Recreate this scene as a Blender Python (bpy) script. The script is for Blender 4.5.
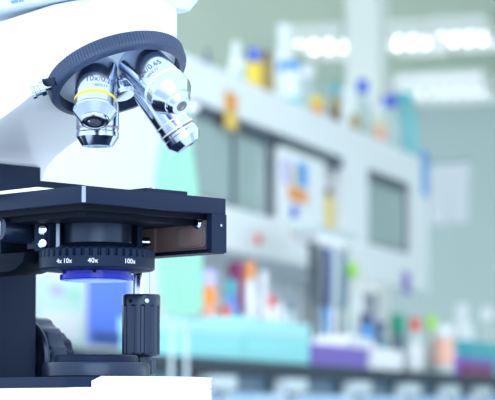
import bpy, bmesh, math, random
from mathutils import Vector, Matrix
random.seed(7)
for o in list(bpy.data.objects):
    bpy.data.objects.remove(o, do_unlink=True)
scn = bpy.context.scene
COL = scn.collection
PI = math.pi

# ------------------------------------------------------------------ camera
F = 2200.0                       # focal length in pixels of the 495 x 400 frame
ZC = 0.78                        # camera height above the floor
PITCH = math.atan(210 / F)
cam = bpy.data.cameras.new('camera')
cam.sensor_width = 36.0
cam.sensor_fit = 'HORIZONTAL'
cam.lens = F / 495 * 36
cam.clip_start = 0.05
cam.clip_end = 60
cam.dof.use_dof = True
cam.dof.focus_distance = 1.335
cam.dof.aperture_fstop = 15.5
co = bpy.data.objects.new('camera', cam)
COL.objects.link(co)
co.location = (0, 0, ZC)
co.rotation_euler = (PI / 2 + PITCH, 0, 0)
scn.camera = co

# ------------------------------------------------------------------ light
world = bpy.data.worlds.new('world')
scn.world = world
world.use_nodes = True
bgn = world.node_tree.nodes['Background']
bgn.inputs['Color'].default_value = (0.75, 0.87, 1.0, 1)
bgn.inputs['Strength'].default_value = 1.45
sun = bpy.data.lights.new('daylight', 'SUN')
sun.energy = 0.95
sun.angle = math.radians(50)
sun.color = (0.93, 0.97, 1.0)
so = bpy.data.objects.new('daylight', sun)
COL.objects.link(so)
so.rotation_euler = Vector((-0.08, 0.9, -0.36)).to_track_quat('-Z', 'Y').to_euler()
scn.view_settings.view_transform = 'Standard'
scn.view_settings.look = 'None'
scn.view_settings.gamma = 1
scn.view_settings.use_curve_mapping = False
scn.view_settings.exposure = 0.6


# ------------------------------------------------------------------ materials
def mat(name, c, rough=0.5, metal=0.0, var=0.06, scale=40, bump=0.0, emit=None, spec=0.5, trans=0.0, coat=0.0, aniso=0.0):
    m = bpy.data.materials.new(name)
    m.use_nodes = True
    nt = m.node_tree
    p = nt.nodes['Principled BSDF']
    tc = nt.nodes.new('ShaderNodeTexCoord')
    nz = nt.nodes.new('ShaderNodeTexNoise')
    nz.inputs['Scale'].default_value = scale
    nz.inputs['Detail'].default_value = 4
    nt.links.new(tc.outputs['Object'], nz.inputs['Vector'])
    mx = nt.nodes.new('ShaderNodeMix')
    mx.data_type = 'RGBA'
    mx.inputs[6].default_value = tuple(max(0, v * (1 - var)) for v in c) + (1,)
    mx.inputs[7].default_value = tuple(min(1, v * (1 + var)) for v in c) + (1,)
    nt.links.new(nz.outputs['Fac'], mx.inputs[0])
    nt.links.new(mx.outputs[2], p.inputs['Base Color'])
    p.inputs['Roughness'].default_value = rough
    p.inputs['Metallic'].default_value = metal
    p.inputs['Specular IOR Level'].default_value = spec
    p.inputs['Transmission Weight'].default_value = trans
    p.inputs['Coat Weight'].default_value = coat
    if bump:
        b = nt.nodes.new('ShaderNodeBump')
        b.inputs['Strength'].default_value = bump
        b.inputs['Distance'].default_value = 0.001
        nt.links.new(nz.outputs['Fac'], b.inputs['Height'])
        nt.links.new(b.outputs['Normal'], p.inputs['Normal'])
    if emit:
        p.inputs['Emission Color'].default_value = tuple(emit[0]) + (1,)
        p.inputs['Emission Strength'].default_value = emit[1]
    return m


def glass_mat(name, tint, gl=1.5, rough=0.02, haze=0.6):
    m = bpy.data.materials.new(name)
    m.use_nodes = True
    nt = m.node_tree
    nt.nodes.remove(nt.nodes['Principled BSDF'])
    out = nt.nodes['Material Output']
    t = nt.nodes.new('ShaderNodeBsdfTransparent')
    t.inputs['Color'].default_value = tint + (1,)
    g = nt.nodes.new('ShaderNodeBsdfGlossy')
    g.inputs['Roughness'].default_value = rough
    mx = nt.nodes.new('ShaderNodeMixShader')
    fr = nt.nodes.new('ShaderNodeFresnel')
    fr.inputs['IOR'].default_value = gl
    nt.links.new(fr.outputs['Fac'], mx.inputs[0])
    df = nt.nodes.new('ShaderNodeBsdfDiffuse')
    df.inputs['Color'].default_value = (0.60, 0.77, 0.76, 1)
    m2 = nt.nodes.new('ShaderNodeMixShader')
    m2.inputs[0].default_value = haze
    nt.links.new(t.outputs[0], m2.inputs[1])
    nt.links.new(df.outputs[0], m2.inputs[2])
    nt.links.new(m2.outputs[0], mx.inputs[1])
    nt.links.new(g.outputs[0], mx.inputs[2])
    nt.links.new(mx.outputs[0], out.inputs['Surface'])
    return m


M = {}
M['white_enamel'] = mat('white_enamel', (0.78, 0.83, 0.90), 0.35, scale=300, var=0.01, coat=0.3)
M['head_grey'] = mat('head_grey', (0.62, 0.72, 0.82), 0.4, scale=300, var=0.01)
M['black_metal'] = mat('black_metal', (0.006, 0.0125, 0.034), 0.45, scale=2500, var=0.2, bump=0.15, spec=0.22)
M['black_gloss'] = mat('black_gloss', (0.005, 0.010, 0.026), 0.28, scale=2500, var=0.1, spec=0.65)
M['black_deep'] = mat('black_deep', (0.003, 0.005, 0.011), 0.55, scale=2500, var=0.2, spec=0.12)
for k_ in ('black_metal', 'black_gloss', 'black_deep'):          # blue cast of the shade, put into the reflections of the blacks
    M[k_].node_tree.nodes['Principled BSDF'].inputs['Specular Tint'].default_value = (0.50, 0.68, 1.0, 1)
M['knurl'] = mat('knurl', (0.026, 0.050, 0.112), 0.40, scale=2500, var=0.15, spec=0.4)
M['chrome'] = mat('chrome', (0.47, 0.55, 0.68), 0.15, 1.0, scale=900, var=0.02)
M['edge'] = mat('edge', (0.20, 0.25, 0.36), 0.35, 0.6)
M['steel'] = mat('steel', (0.45, 0.52, 0.62), 0.26, 1.0, scale=900, var=0.03)
M['turret'] = mat('turret', (0.62, 0.70, 0.82), 0.36, 0.1, scale=900, var=0.02)
M['yellow_ring'] = mat('yellow_ring', (0.90, 0.66, 0.03), 0.35)
M['pale_ring'] = mat('pale_ring', (0.60, 0.80, 0.97), 0.35)
M['red_ring'] = mat('red_ring', (0.42, 0.22, 0.22), 0.4)
M['white_ring'] = mat('white_ring', (0.92, 0.94, 0.97), 0.4)
M['lens_dark'] = mat('lens_dark', (0.01, 0.014, 0.03), 0.05, spec=1.0, coat=1.0)
M['lens_coat'] = mat('lens_coat', (0.42, 0.45, 0.58), 0.08, 0.8, spec=1.0, coat=1.0)
M['ink'] = mat('ink', (0.03, 0.045, 0.08), 0.5)
M['ink_white'] = mat('ink_white', (0.80, 0.85, 0.92), 0.5)
M['ink_blue'] = mat('ink_blue', (0.15, 0.32, 0.62), 0.5)
M['blue_filter'] = mat('blue_filter', (0.004, 0.020, 0.42), 0.12, spec=0.25)
M['filter_glass'] = mat('filter_glass', (0.08, 0.16, 0.62), 0.12, spec=0.5)
M['bracket'] = mat('bracket', (0.17, 0.125, 0.125), 0.38, scale=60, var=0.2, spec=0.6)  # brown reflection on the bracket face, painted in as base colour
M['bracket_pocket'] = mat('bracket_pocket', (0.15, 0.135, 0.16), 0.25, scale=60, var=0.15, spec=0.7)

M['table_top'] = mat('table_top', (0.90, 0.92, 0.94), 0.4, scale=20, var=0.02)
M['floor'] = mat('floor_vinyl', (0.52, 0.58, 0.58), 0.45, scale=3, var=0.06)
M['ceiling'] = mat('ceiling_paint', (0.66, 0.73, 0.59), 0.8, scale=6, var=0.03)
M['wall'] = mat('wall_paint', (0.52, 0.62, 0.62), 0.7, scale=3, var=0.04)
M['column'] = mat('column_paint', (0.90, 0.91, 0.89), 0.7, scale=8, var=0.02)
M['cab_white'] = mat('cabinet_white', (0.84, 0.87, 0.90), 0.45, scale=8, var=0.02)
M['cab_blue'] = mat('cabinet_blue', (0.42, 0.62, 0.86), 0.45, scale=8, var=0.03)
M['worktop'] = mat('worktop', (0.026, 0.042, 0.062), 0.5, scale=30, var=0.15, spec=0.25)
M['cab_in'] = mat('cabinet_inside', (0.36, 0.47, 0.48), 0.6, scale=8, var=0.05)
M['frame_dark'] = mat('frame_dark', (0.07, 0.10, 0.13), 0.45)
M['pull'] = mat('pull', (0.56, 0.64, 0.68), 0.4)
M['rod_grey'] = mat('rod_grey', (0.50, 0.58, 0.60), 0.4)
M['pane'] = glass_mat('pane', (0.80, 0.92, 0.90), 1.75, 0.03)
M['rear_glass'] = mat('rear_glass', (0.62, 0.78, 0.77), 0.35, trans=0.75, scale=8, var=0.03)
mo = bpy.data.materials.new('opal_fill')  # translucent backing, added to brighten the shaded space under the cabinet
mo.use_nodes = True
nt_ = mo.node_tree
nt_.nodes.remove(nt_.nodes['Principled BSDF'])
d_, t_, x_ = nt_.nodes.new('ShaderNodeBsdfDiffuse'), nt_.nodes.new('ShaderNodeBsdfTranslucent'), nt_.nodes.new('ShaderNodeMixShader')
d_.inputs["Color"].default_value = (0.90, 0.93, 0.95, 1)
t_.inputs['Color'].default_value = (0.80, 0.85, 0.89, 1)
x_.inputs[0].default_value = 0.45
nt_.links.new(d_.outputs[0], x_.inputs[1])
nt_.links.new(t_.outputs[0], x_.inputs[2])
nt_.links.new(x_.outputs[0], nt_.nodes['Material Output'].inputs['Surface'])
M['opal'] = mo
M['clear'] = mat('clear_plastic', (0.70, 0.82, 0.82), 0.12, trans=0.55, spec=0.5)
PAL = {
    'amber': (0.16, 0.075, 0.03), 'amber_light': (0.38, 0.26, 0.08), 'blue': (0.03, 0.10, 0.68), 'sky': (0.06, 0.33, 0.78),
    'yellow': (0.86, 0.62, 0.05), 'white': (0.86, 0.90, 0.93), 'milk': (0.52, 0.62, 0.62), 'teal': (0.06, 0.46, 0.52),
    'teal_pale': (0.22, 0.56, 0.60), 'turquoise': (0.28, 0.72, 0.74), 'orange': (0.86, 0.30, 0.05), 'tan': (0.72, 0.45, 0.15),
    'purple': (0.20, 0.12, 0.52), 'lilac': (0.55, 0.52, 0.82), 'maroon': (0.24, 0.02, 0.13), 'green': (0.02, 0.35, 0.22),
    'lime': (0.35, 0.75, 0.06), 'red': (0.78, 0.08, 0.05), 'salmon': (0.82, 0.46, 0.36), 'navy': (0.02, 0.05, 0.20),
    'slate': (0.12, 0.20, 0.28), 'mint': (0.45, 0.80, 0.66), 'paper': (0.90, 0.91, 0.96), 'iron': (0.09, 0.12, 0.14),
    'cobalt': (0.12, 0.25, 0.95), 'mint_pale': (0.66, 0.86, 0.80), 'stone': (0.40, 0.50, 0.50), 'cyan': (0.02, 0.58, 0.66),
}
for k, v in PAL.items():
    M[k] = mat(k, v, 0.42, scale=25, var=0.05)


# ------------------------------------------------------------------ helpers
def finish(bm, ang=32):
    bm.normal_update()
    for f in bm.faces:
        f.smooth = True
    lim = math.radians(ang)
    for e in bm.edges:
        e.smooth = not (len(e.link_faces) == 2 and e.calc_face_angle(0) > lim)


def obj(name, bm, m, parent=None, mw=None, ang=32, bev=0.0):
    if bev:
        es = [e for e in bm.edges if len(e.link_faces) == 2 and e.calc_face_angle(0) > math.radians(40)]
        bmesh.ops.bevel(bm, geom=es, offset=bev, segments=2, affect='EDGES', profile=0.5, clamp_overlap=True)
    finish(bm, ang)
    me = bpy.data.meshes.new(name)
    bm.to_mesh(me)
    bm.free()
    me.materials.append(M[m] if isinstance(m, str) else m)
    o = bpy.data.objects.new(name, me)
    COL.objects.link(o)
    if parent is not None:
        o.parent = parent
    if mw is not None:
        o.matrix_local = mw
    return o


def tag(o, label, cat, group=None):
    o['label'] = label
    o['category'] = cat
    if group:
        o['group'] = group
    return o


def struct(o):
    o['kind'] = 'structure'
    return o


def empty(name, loc=(0, 0, 0), rz=0.0):
    o = bpy.data.objects.new(name, None)
    o.empty_display_size = 0.05
    COL.objects.link(o)
    o.location = loc
    o.rotation_euler = (0, 0, rz)
    return o


def add_box(bm, x0, x1, y0, y1, z0, z1):
    v = [bm.verts.new(p) for p in ((x0, y0, z0), (x1, y0, z0), (x1, y1, z0), (x0, y1, z0), (x0, y0, z1), (x1, y0, z1), (x1, y1, z1), (x0, y1, z1))]
    for q in ((3, 2, 1, 0), (4, 5, 6, 7), (0, 1, 5, 4), (1, 2, 6, 5), (2, 3, 7, 6), (3, 0, 4, 7)):
        bm.faces.new([v[i] for i in q])


def box(*a):
    bm = bmesh.new()
    add_box(bm, *a)
    return bm


def add_lathe(bm, prof, n=48, mx=None, bulge=None, loop=False):
    """prof: list of (r, z) from one end of the axis to the other; r = 0 closes to a point."""
    mx = mx or Matrix.Identity(4)
    rings = []
    for r, z in prof:
        if r < 1e-7:
            rings.append([bm.verts.new(mx @ Vector((0, 0, z)))])
        else:
            ring = []
            for i in range(n):
                a = 2 * PI * i / n
                rr = r * (bulge(i, n, r, z) if bulge else 1)
                ring.append(bm.verts.new(mx @ Vector((rr * math.cos(a), rr * math.sin(a), z))))
            rings.append(ring)
    for A, B in zip(rings[:-1], rings[1:]):
        for i in range(n):
            j = (i + 1) % n
            if len(A) == 1 and len(B) == 1:
                continue
            if len(A) == 1:
                bm.faces.new((A[0], B[j], B[i]))
            elif len(B) == 1:
                bm.faces.new((A[i], A[j], B[0]))
            else:
                bm.faces.new((A[i], A[j], B[j], B[i]))
    if loop:                                   # a closed ring: join the last profile point to the first
        A, B_ = rings[-1], rings[0]
        for i in range(n):
            j = (i + 1) % n
            bm.faces.new((A[i], A[j], B_[j], B_[i]))
    for R, flip in () if loop else ((rings[0], True), (rings[-1], False)):
        if len(R) > 1:
            bm.faces.new(list(reversed(R)) if flip else R)
    bmesh.ops.recalc_face_normals(bm, faces=bm.faces)


def lathe(prof, n=48, mx=None, bulge=None, loop=False):
    bm = bmesh.new()
    add_lathe(bm, prof, n, mx, bulge, loop)
    return bm


def prism(poly, z0, z1, axis='z'):
    """extrude a polygon (list of 2-tuples) between z0 and z1 along an axis"""
    bm = bmesh.new()

    def P(a, b, c):
        return (a, b, c) if axis == 'z' else ((c, a, b) if axis == 'x' else (a, c, b))
    lo = [bm.verts.new(P(a, b, z0)) for a, b in poly]
    hi = [bm.verts.new(P(a, b, z1)) for a, b in poly]
    n = len(poly)
    for i in range(n):
        j = (i + 1) % n
        bm.faces.new((lo[i], lo[j], hi[j], hi[i]))
    bm.faces.new(list(reversed(lo)))
    bm.faces.new(hi)
    bmesh.ops.recalc_face_normals(bm, faces=bm.faces)
    return bm


def tube(path, r, n=10):
    bm = bmesh.new()
    rings = []
    pts = [Vector(p) for p in path]
    for i, p in enumerate(pts):
        t = (pts[min(i + 1, len(pts) - 1)] - pts[max(i - 1, 0)]).normalized()
        u = t.orthogonal().normalized()
        if abs(t.z) < 0.9:
            u = t.cross(Vector((0, 0, 1))).normalized()
        w = t.cross(u)
        rings.append([bm.verts.new(p + r * (math.cos(2 * PI * k / n) * u + math.sin(2 * PI * k / n) * w)) for k in range(n)])
    for A, B in zip(rings[:-1], rings[1:]):
        for k in range(n):
            bm.faces.new((A[k], A[(k + 1) % n], B[(k + 1) % n], B[k]))
    bm.faces.new(list(reversed(rings[0])))
    bm.faces.new(rings[-1])
    bmesh.ops.recalc_face_normals(bm, faces=bm.faces)
    return bm


def axis_frame(origin, zdir, toward):
    z = Vector(zdir).normalized()
    t = Vector(toward)
    x = (t - t.dot(z) * z).normalized()
    y = z.cross(x)
    m = Matrix((x, y, z)).transposed().to_4x4()
    m.translation = Vector(origin)
    return m


def round_rect(x0, x1, y0, y1, r, n=8):
    if not isinstance(r, (list, tuple)):
        r = (r, r, r, r)
    pts = []
    for (cx, cy, a0), rr in zip((((x0), (y0), PI), ((x1), (y0), 1.5 * PI), ((x1), (y1), 0), ((x0), (y1), 0.5 * PI)), r):
        ccx = cx + (rr if cx == x0 else -rr)
        ccy = cy + (rr if cy == y0 else -rr)
        for i in range(n + 1):
            a = a0 + 0.5 * PI * i / n
            pts.append((ccx + rr * math.cos(a), ccy + rr * math.sin(a)))
    return pts


def text_bm(txt, size, thick=0.0):
    cu = bpy.data.curves.new('lettering', 'FONT')
    cu.body = txt
    cu.size = size
    cu.align_x = 'CENTER'
    cu.extrude = thick
    cu.resolution_u = 3
    o = bpy.data.objects.new('lettering', cu)
    COL.objects.link(o)
    bpy.context.view_layer.update()
    dg = bpy.context.evaluated_depsgraph_get()
    me = o.evaluated_get(dg).to_mesh()
    bm = bmesh.new()
    bm.from_mesh(me)
    o.evaluated_get(dg).to_mesh_clear()
    bpy.data.objects.remove(o, do_unlink=True)
    bmesh.ops.triangulate(bm, faces=bm.faces)
    bmesh.ops.subdivide_edges(bm, edges=[e for e in bm.edges if e.calc_length() > size * 0.25], cuts=1)
    return bm


def text_on_cyl(txt, size, r, z0, th0=0.0, sgn=-1):
    """lettering wrapped on a cylinder; sgn -1: the top of the letters points to -z"""
    bm = text_bm(txt, size)
    for v in bm.verts:
        a = th0 + sgn * v.co.x / r
        v.co = Vector((r * math.cos(a), r * math.sin(a), z0 + sgn * v.co.y))
    bmesh.ops.recalc_face_normals(bm, faces=bm.faces)
    return bm


def ray(px, py):
    u, v = (px - 247.5) / F, (200 - py) / F
    d = Vector((u, math.cos(PITCH) - v * math.sin(PITCH), math.sin(PITCH) + v * math.cos(PITCH)))
    return d / d.y                      # scaled to a depth of one metre


def zpx(py, d):                          # height above the floor of image row py at depth d
    return ZC + ray(247.5, py).z * d


# ================================================================== the room
BANG = math.atan2(0.948, 0.319)
U = Vector((math.cos(BANG), math.sin(BANG), 0))        # along the bench, away from the camera
W = Vector((-U.y, U.x, 0))                              # across the bench, away from its front edge
E0 = Vector((-0.15, 4.9, 0))                            # a point on the front edge of the bench
BZ = 0.90                                               # bench height
SZ = 1.78                                               # top of the wall cabinets over the bench


def B(s, w, z=0.0):
    return E0 + U * s + W * w + Vector((0, 0, z))


def S(px, w):                                           # position along the bench seen at image column px
    k = ray(px, 200).x
    return (k * (E0.y + W.y * w) - (E0.x + W.x * w)) / (U.x - k * U.y)


def depth(px, w):
    return B(S(px, w), w).y


def room_frame():
    m = Matrix.Rotation(BANG, 4, 'Z')
    m.translation = E0
    return m


RF = room_frame()
struct(obj('floor', box(-9, 8.4, -6, 4.5, -0.06, 0), 'floor', mw=RF))
struct(obj('ceiling', box(0.5, 8.4, -6, 4.5, 2.8, 2.9), 'ceiling', mw=RF))
struct(obj('wall_back', box(8.4, 8.52, -6, 4.5, -0.06, 2.9), 'wall', mw=RF))
pil = empty('trim_1', B(S(368, 0.95), 0.95), BANG)
struct(pil)
obj('column_shaft', box(-0.09, 0.09, -0.075, 0.075, 0, 2.8), 'column', pil, bev=0.01)
obj('column_plinth', box(-0.11, 0.11, -0.095, 0.095, 0, 0.12), 'column', pil, bev=0.008)


def ceiling_light(s, w0, w1, n, label, power, zt=2.8):
    r = empty('ceiling_light', B(s, (w0 + w1) / 2, zt), BANG)
    h = (w1 - w0) / 2
    tag(r, label, 'ceiling light', 'louvred ceiling lights at the far end of the room')
    bm = bmesh.new()
    add_box(bm, -0.32, 0.32, -h, h, -0.03, 0)
    add_box(bm, -0.32, -0.305, -h, h, -0.09, -0.03)
    add_box(bm, 0.305, 0.32, -h, h, -0.09, -0.03)
    add_box(bm, -0.305, 0.305, -h, -h + 0.012, -0.09, -0.03)
    add_box(bm, -0.305, 0.305, h - 0.012, h, -0.09, -0.03)
    obj('housing', bm, 'column', r)
    proto = None
    for j, x in enumerate((-0.14, 0.14)):
        for i in range(n):
            y = -h + 2 * h * (i + 0.5) / n
            if proto is None:
                rr = 0.013
                proto = obj('bulb', lathe([(0, -rr), (rr * 0.6, -rr * 0.8), (rr, -rr * 0.1), (rr * 0.75, rr * 0.6), (rr * 0.45, rr), (rr * 0.45, rr + 0.035)], 12), M_BULB[power], r)
                b = proto
            else:
                b = proto.copy()
                COL.objects.link(b)
                b.parent = r
            b.location = (x, y, -0.062)


M_BULB = {1.0: mat('bulb_lit', (0.9, 0.95, 1.0), 0.4, emit=((0.90, 0.98, 1.0), 3.6)), 0.5: mat('bulb_dim', (0.9, 0.95, 1.0), 0.4, emit=((0.86, 0.97, 1.0), 1.3))}


def light_row(py, px0, px1, n, label, power, s=None):
    # a straight row across the ceiling: rows py in the image give the distance at which the ceiling shows there
    zl = 2.8
    zt = 2.74 - ZC
    d0 = zt / ray(247.5, py).z
    p = Vector((ray((px0 + px1) / 2, py).x * d0, d0, 0)) - E0
    if s is None:
        s = p.dot(U)
    else:                                # a pendant: hangs where its row is seen at distance s along the room
        dd = (E0 + U * s).y - 0.35
        zl = zpx(py, dd) + 0.06
    wa = [0, 0]
    for i, px in enumerate((px0, px1)):
        k = ray(px, py).x
        # E0 + U s + W w on the ray
        a = E0 + U * s
        wa[i] = (k * a.y - a.x) / (W.x - k * W.y)
    ceiling_light(s, min(wa), max(wa), n, label, power, zl)
    return s, (wa[0] + wa[1]) / 2, zl, abs(wa[0] - wa[1])


light_row(41, 384, 441, 4, 'bright ceiling light just right of the pale column', 1.0)
light_row(37, 441.5, 498, 4, 'bright ceiling light at the right edge of the picture', 1.0)
light_row(45, 300, 357, 4, 'bright ceiling light just left of the pale column', 1.0)
light_row(72, 408, 495, 7, 'dimmer pendant light on thin rods above the hanging white sheet', 0.5, 7.3)
pend = [o for o in bpy.data.objects if o.get('label', '').startswith('dimmer pendant')][0]
for q in (-0.17, 0.17):
    obj('hanging_rod', tube([(0, q, 0), (0, q, 2.8 - pend.location.z)], 0.006), 'rod_grey', pend)

# ================================================================== the bench
wt = obj('worktop', box(S(20, 0) - 0.2, 4.6, 0, 0.78, BZ - 0.032, BZ), 'worktop', mw=RF, bev=0.004)
tag(wt, 'dark grey laboratory worktop running along under the glazed cabinets', 'worktop')


def bench_cabinet(s0, s1, label, hpx=None):
    r = empty('base_cabinet', B((s0 + s1) / 2, 0.0, 0), BANG)
    tag(r, label, 'cabinet', 'blue base cabinets under the dark worktop')
    h = (s1 - s0) / 2 - 0.002
    obj('body', box(-h, h, 0.05, 0.74, 0.08, BZ - 0.034), 'slate', r)
    obj('plinth', box(-h, h, 0.09, 0.74, 0, 0.08), 'iron', r)
    dr = obj('drawer', box(-h + 0.006, h - 0.006, 0.028, 0.049, BZ - 0.30, BZ - 0.080), 'cab_blue', r, bev=0.003)
    d2 = obj('door', box(-h + 0.006, h - 0.006, 0.028, 0.049, 0.09, BZ - 0.31), 'cab_blue', r, bev=0.003)
    hs = -h + 0.5 * 2 * h if hpx is None else hpx
    hb = bmesh.new()
    add_box(hb, hs - 0.075, hs + 0.075, -0.014, 0.006, BZ - 0.072, BZ - 0.040)
    add_box(hb, hs - 0.075, hs - 0.055, 0.004, 0.03, BZ - 0.10, BZ - 0.04)
    add_box(hb, hs + 0.055, hs + 0.075, 0.004, 0.03, BZ - 0.10, BZ - 0.04)
    obj('handle', hb, 'pull', dr)
    hb = bmesh.new()
    add_box(hb, -0.06, 0.06, 0.0, 0.012, BZ - 0.37, BZ - 0.35)
    add_box(hb, -0.055, -0.04, 0.01, 0.029, BZ - 0.368, BZ - 0.352)
    add_box(hb, 0.04, 0.055, 0.01, 0.029, BZ - 0.368, BZ - 0.352)
    obj('handle', hb, 'white', d2)


hp = [S(x, -0.01) for x in (225, 297, 362, 412, 452, 484)]
edges = [S(20, 0) - 0.18, S(175, 0)] + [(a + b) / 2 for a, b in zip(hp[:-1], hp[1:])] + [4.58]
lab = ['blue base cabinet behind the round focus knob of the microscope',
       'blue base cabinet nearest to the microscope base on its right', 'second blue base cabinet right of the microscope base',
       'third blue base cabinet right of the microscope base', 'fourth blue base cabinet right of the microscope base',
       'fifth blue base cabinet right of the microscope base', 'blue base cabinet at the far right end of the bench']
for i in range(len(edges) - 1):
    hpos = None if i == 0 else hp[i - 1] - (edges[i] + edges[i + 1]) / 2
    bench_cabinet(edges[i], edges[i + 1], lab[i], hpos)

# ---- glazed cabinet row over the bench
CW = 0.42
s_l, s_a, s_b, s_c, s_d, s_e, s_f, s_g = [S(p, CW) for p in (165, 192, 282, 326, 344, 368, 412, 428)]
ZB, Z1, Z2 = 1.25, 1.382, 1.660
gc = empty('glazed_cabinet', B(0, 0, 0), BANG)
tag(gc, 'long white glazed cabinet with bottles on top above the dark worktop', 'cabinet')
bm = bmesh.new()
add_box(bm, s_l, s_g, CW + 0.01, CW + 0.33, SZ - 0.02, SZ)
obj('top_board', bm, 'cab_white', gc)
obj('fascia', box(s_l, s_g, CW, CW + 0.012, Z2, SZ), 'cab_white', gc, bev=0.002)
obj('apron', box(s_l, s_g, CW, CW + 0.012, ZB, Z1), 'cab_white', gc, bev=0.002)
obj('bottom_board', box(s_l, s_g, CW + 0.012, CW + 0.33, Z1 - 0.03, Z1 - 0.01), 'cab_white', gc)
obj('back_panel', box(s_l, s_g, CW + 0.315, CW + 0.33, ZB, SZ - 0.02), 'opal', gc)
obj('end_panel', box(s_f, s_g, CW, CW + 0.315, Z1, Z2), 'cab_white', gc)
obj('end_panel', box(s_l, s_a, CW, CW + 0.315, Z1, Z2), 'cab_white', gc)
obj('divider', box(s_d, s_e, CW, CW + 0.315, Z1, Z2), 'cab_white', gc)
obj('post', box(s_g - 0.06, s_g, CW + 0.2, CW + 0.26, BZ, ZB), 'cab_white', gc)
obj('post', box(s_e - 0.06, s_e, CW + 0.2, CW + 0.26, BZ, ZB), 'cab_white', gc)
obj('post', box(s_a - 0.06, s_a, CW + 0.2, CW + 0.26, BZ, ZB), 'cab_white', gc)
obj('rear_screen', box(s_l, s_g, CW + 0.318, CW + 0.328, BZ, ZB), 'opal', gc)


def glass_door(a, b, w, mid=None):
    fr = bmesh.new()
    t = 0.03
    add_box(fr, a, a + t, w, w + 0.015, Z1, Z2)
    add_box(fr, b - t, b, w, w + 0.015, Z1, Z2)
    add_box(fr, a + t, b - t, w, w + 0.015, Z1, Z1 + 0.014)
    add_box(fr, a + t, b - t, w, w + 0.015, Z2 - 0.038, Z2)
    d = obj('door', fr, 'frame_dark', gc)
    obj('pane', box(a + t, b - t, w + 0.006, w + 0.010, Z1 + 0.014, Z2 - 0.038), 'pane', d)


m1 = (s_a + s_b) / 2
glass_door(s_a, m1 + 0.02, CW + 0.018)
glass_door(m1 - 0.02, s_b, CW + 0.036)
glass_door(s_e, s_f, CW + 0.018)
wd = obj('door', box(s_b, s_c, CW + 0.002, CW + 0.02, Z1, Z2 - 0.040), 'cab_white', gc)
obj('door_track', box(s_b, s_d, CW + 0.004, CW + 0.03, Z2 - 0.038, Z2), 'frame_dark', gc)

# ---- closed white unit at the near end, behind the objectives
s0, s1 = S(14, 0.40), s_l - 0.004
tu = empty('closed_white_cabinet', B(0, 0, 0), BANG)
tag(tu, 'tall closed white cabinet standing on the worktop behind the objectives', 'cabinet')
obj('body', box(s0, s1, 0.41, 0.75, BZ, SZ), 'cab_white', tu)
sm = (s0 + s1) / 2
for a, b in ((s0 + 0.004, sm - 0.002), (sm + 0.002, s1 - 0.004)):
    d = obj('door', box(a, b, 0.39, 0.408, BZ + 0.02, SZ - 0.01), 'cab_white', tu, bev=0.002)
    kx = b - 0.03 if b < sm else a + 0.03
    obj('knob', lathe([(0.006, 0), (0.006, 0.012), (0.012, 0.016), (0.012, 0.022), (0, 0.024)], 16, axis_frame((kx, 0.39, 1.30), (0, -1, 0), (0, 0, 1))), 'steel', d)


def flat_sheet(name, label, cat, px0, px1, py0, py1, w, m, blots=(), thick=0.002, group=None):
    """a sheet stuck to an upright face that runs along the bench"""
    a, b = S(px0, w), S(px1, w)
    d = depth((px0 + px1) / 2, w)
    z0, z1 = zpx(py1, d), zpx(py0, d)
    r = empty(name, B((a + b) / 2, w, z0), BANG)
    tag(r, label, cat, group)
    h = (b - a) / 2
    obj('sheet', box(-h, h, -thick, 0, 0, z1 - z0), m, r)
    for (u0, u1, v0, v1, bmname) in blots:
        obj('print', box(-h + 2 * h * u0, -h + 2 * h * u1, -thick - 0.0012, -thick, (z1 - z0) * v0, (z1 - z0) * v1), bmname, r)
    return r


flat_sheet('notice_sheet', 'white notice sheet with green and pale blue print behind the condenser', 'notice', 38, 84, 279, 346, 0.386, 'mint_pale',
           ((0.60, 0.95, 0.68, 0.90, 'mint'), (0.25, 0.55, 0.75, 0.90, 'lilac'), (0.1, 0.9, 0.08, 0.5, 'paper')))
flat_sheet('blue_panel_sheet', 'vivid blue poster seen between condenser and stage knob', 'poster', 89, 131, 262, 344, 0.386, 'cobalt',
           ((0.08, 0.92, 0.05, 0.12, 'navy'),))


# ---- things
def bottle(label, px, w, z, wpx, top, body='white', cap=None, lab=None, neck=0.45, shoulder=0.72, group=None, name='bottle', cat='bottle', sfix=None, capfrac=0.16, lband=(0.15, 0.6)):
    """an upright bottle; px = image column of its axis, wpx = its width there, top = image row of its top"""
    d = depth(px, w)
    r = wpx / F * d / 2
    H = max(0.02, zpx(top, d) - z)
    root = empty(name, B(S(px, w) if sfix is None else sfix, w, z), BANG)
    tag(root, label, cat, group)
    hc = H * capfrac if cap else 0.0
    hb = H - hc * 0.75
    pr = [(r * 0.94, 0), (r, 0.004), (r, hb * shoulder), (r * 0.86, hb * (shoulder + 0.07)), (r * neck, hb * (shoulder + 0.16)), (r * neck, hb)]
    obj('body', lathe(pr, 28), body, root, ang=50)
    if cap:
        rc = r * neck * 1.18
        obj('cap', lathe([(rc, hb - hc * 0.25), (rc, H - 0.002), (rc * 0.9, H)], 24, bulge=lambda i, n, rr, zz: 1.0 if i % 2 else 0.955), cap, root)
    if lab:
        a, b = hb * shoulder * lband[0], hb * shoulder * lband[1] / 0.72
        obj('label_band', lathe([(r + 0.0005, a), (r + 0.0012, a + 0.001), (r + 0.0012, b - 0.001), (r + 0.0005, b)], 28), lab, root)
    return root


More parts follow.
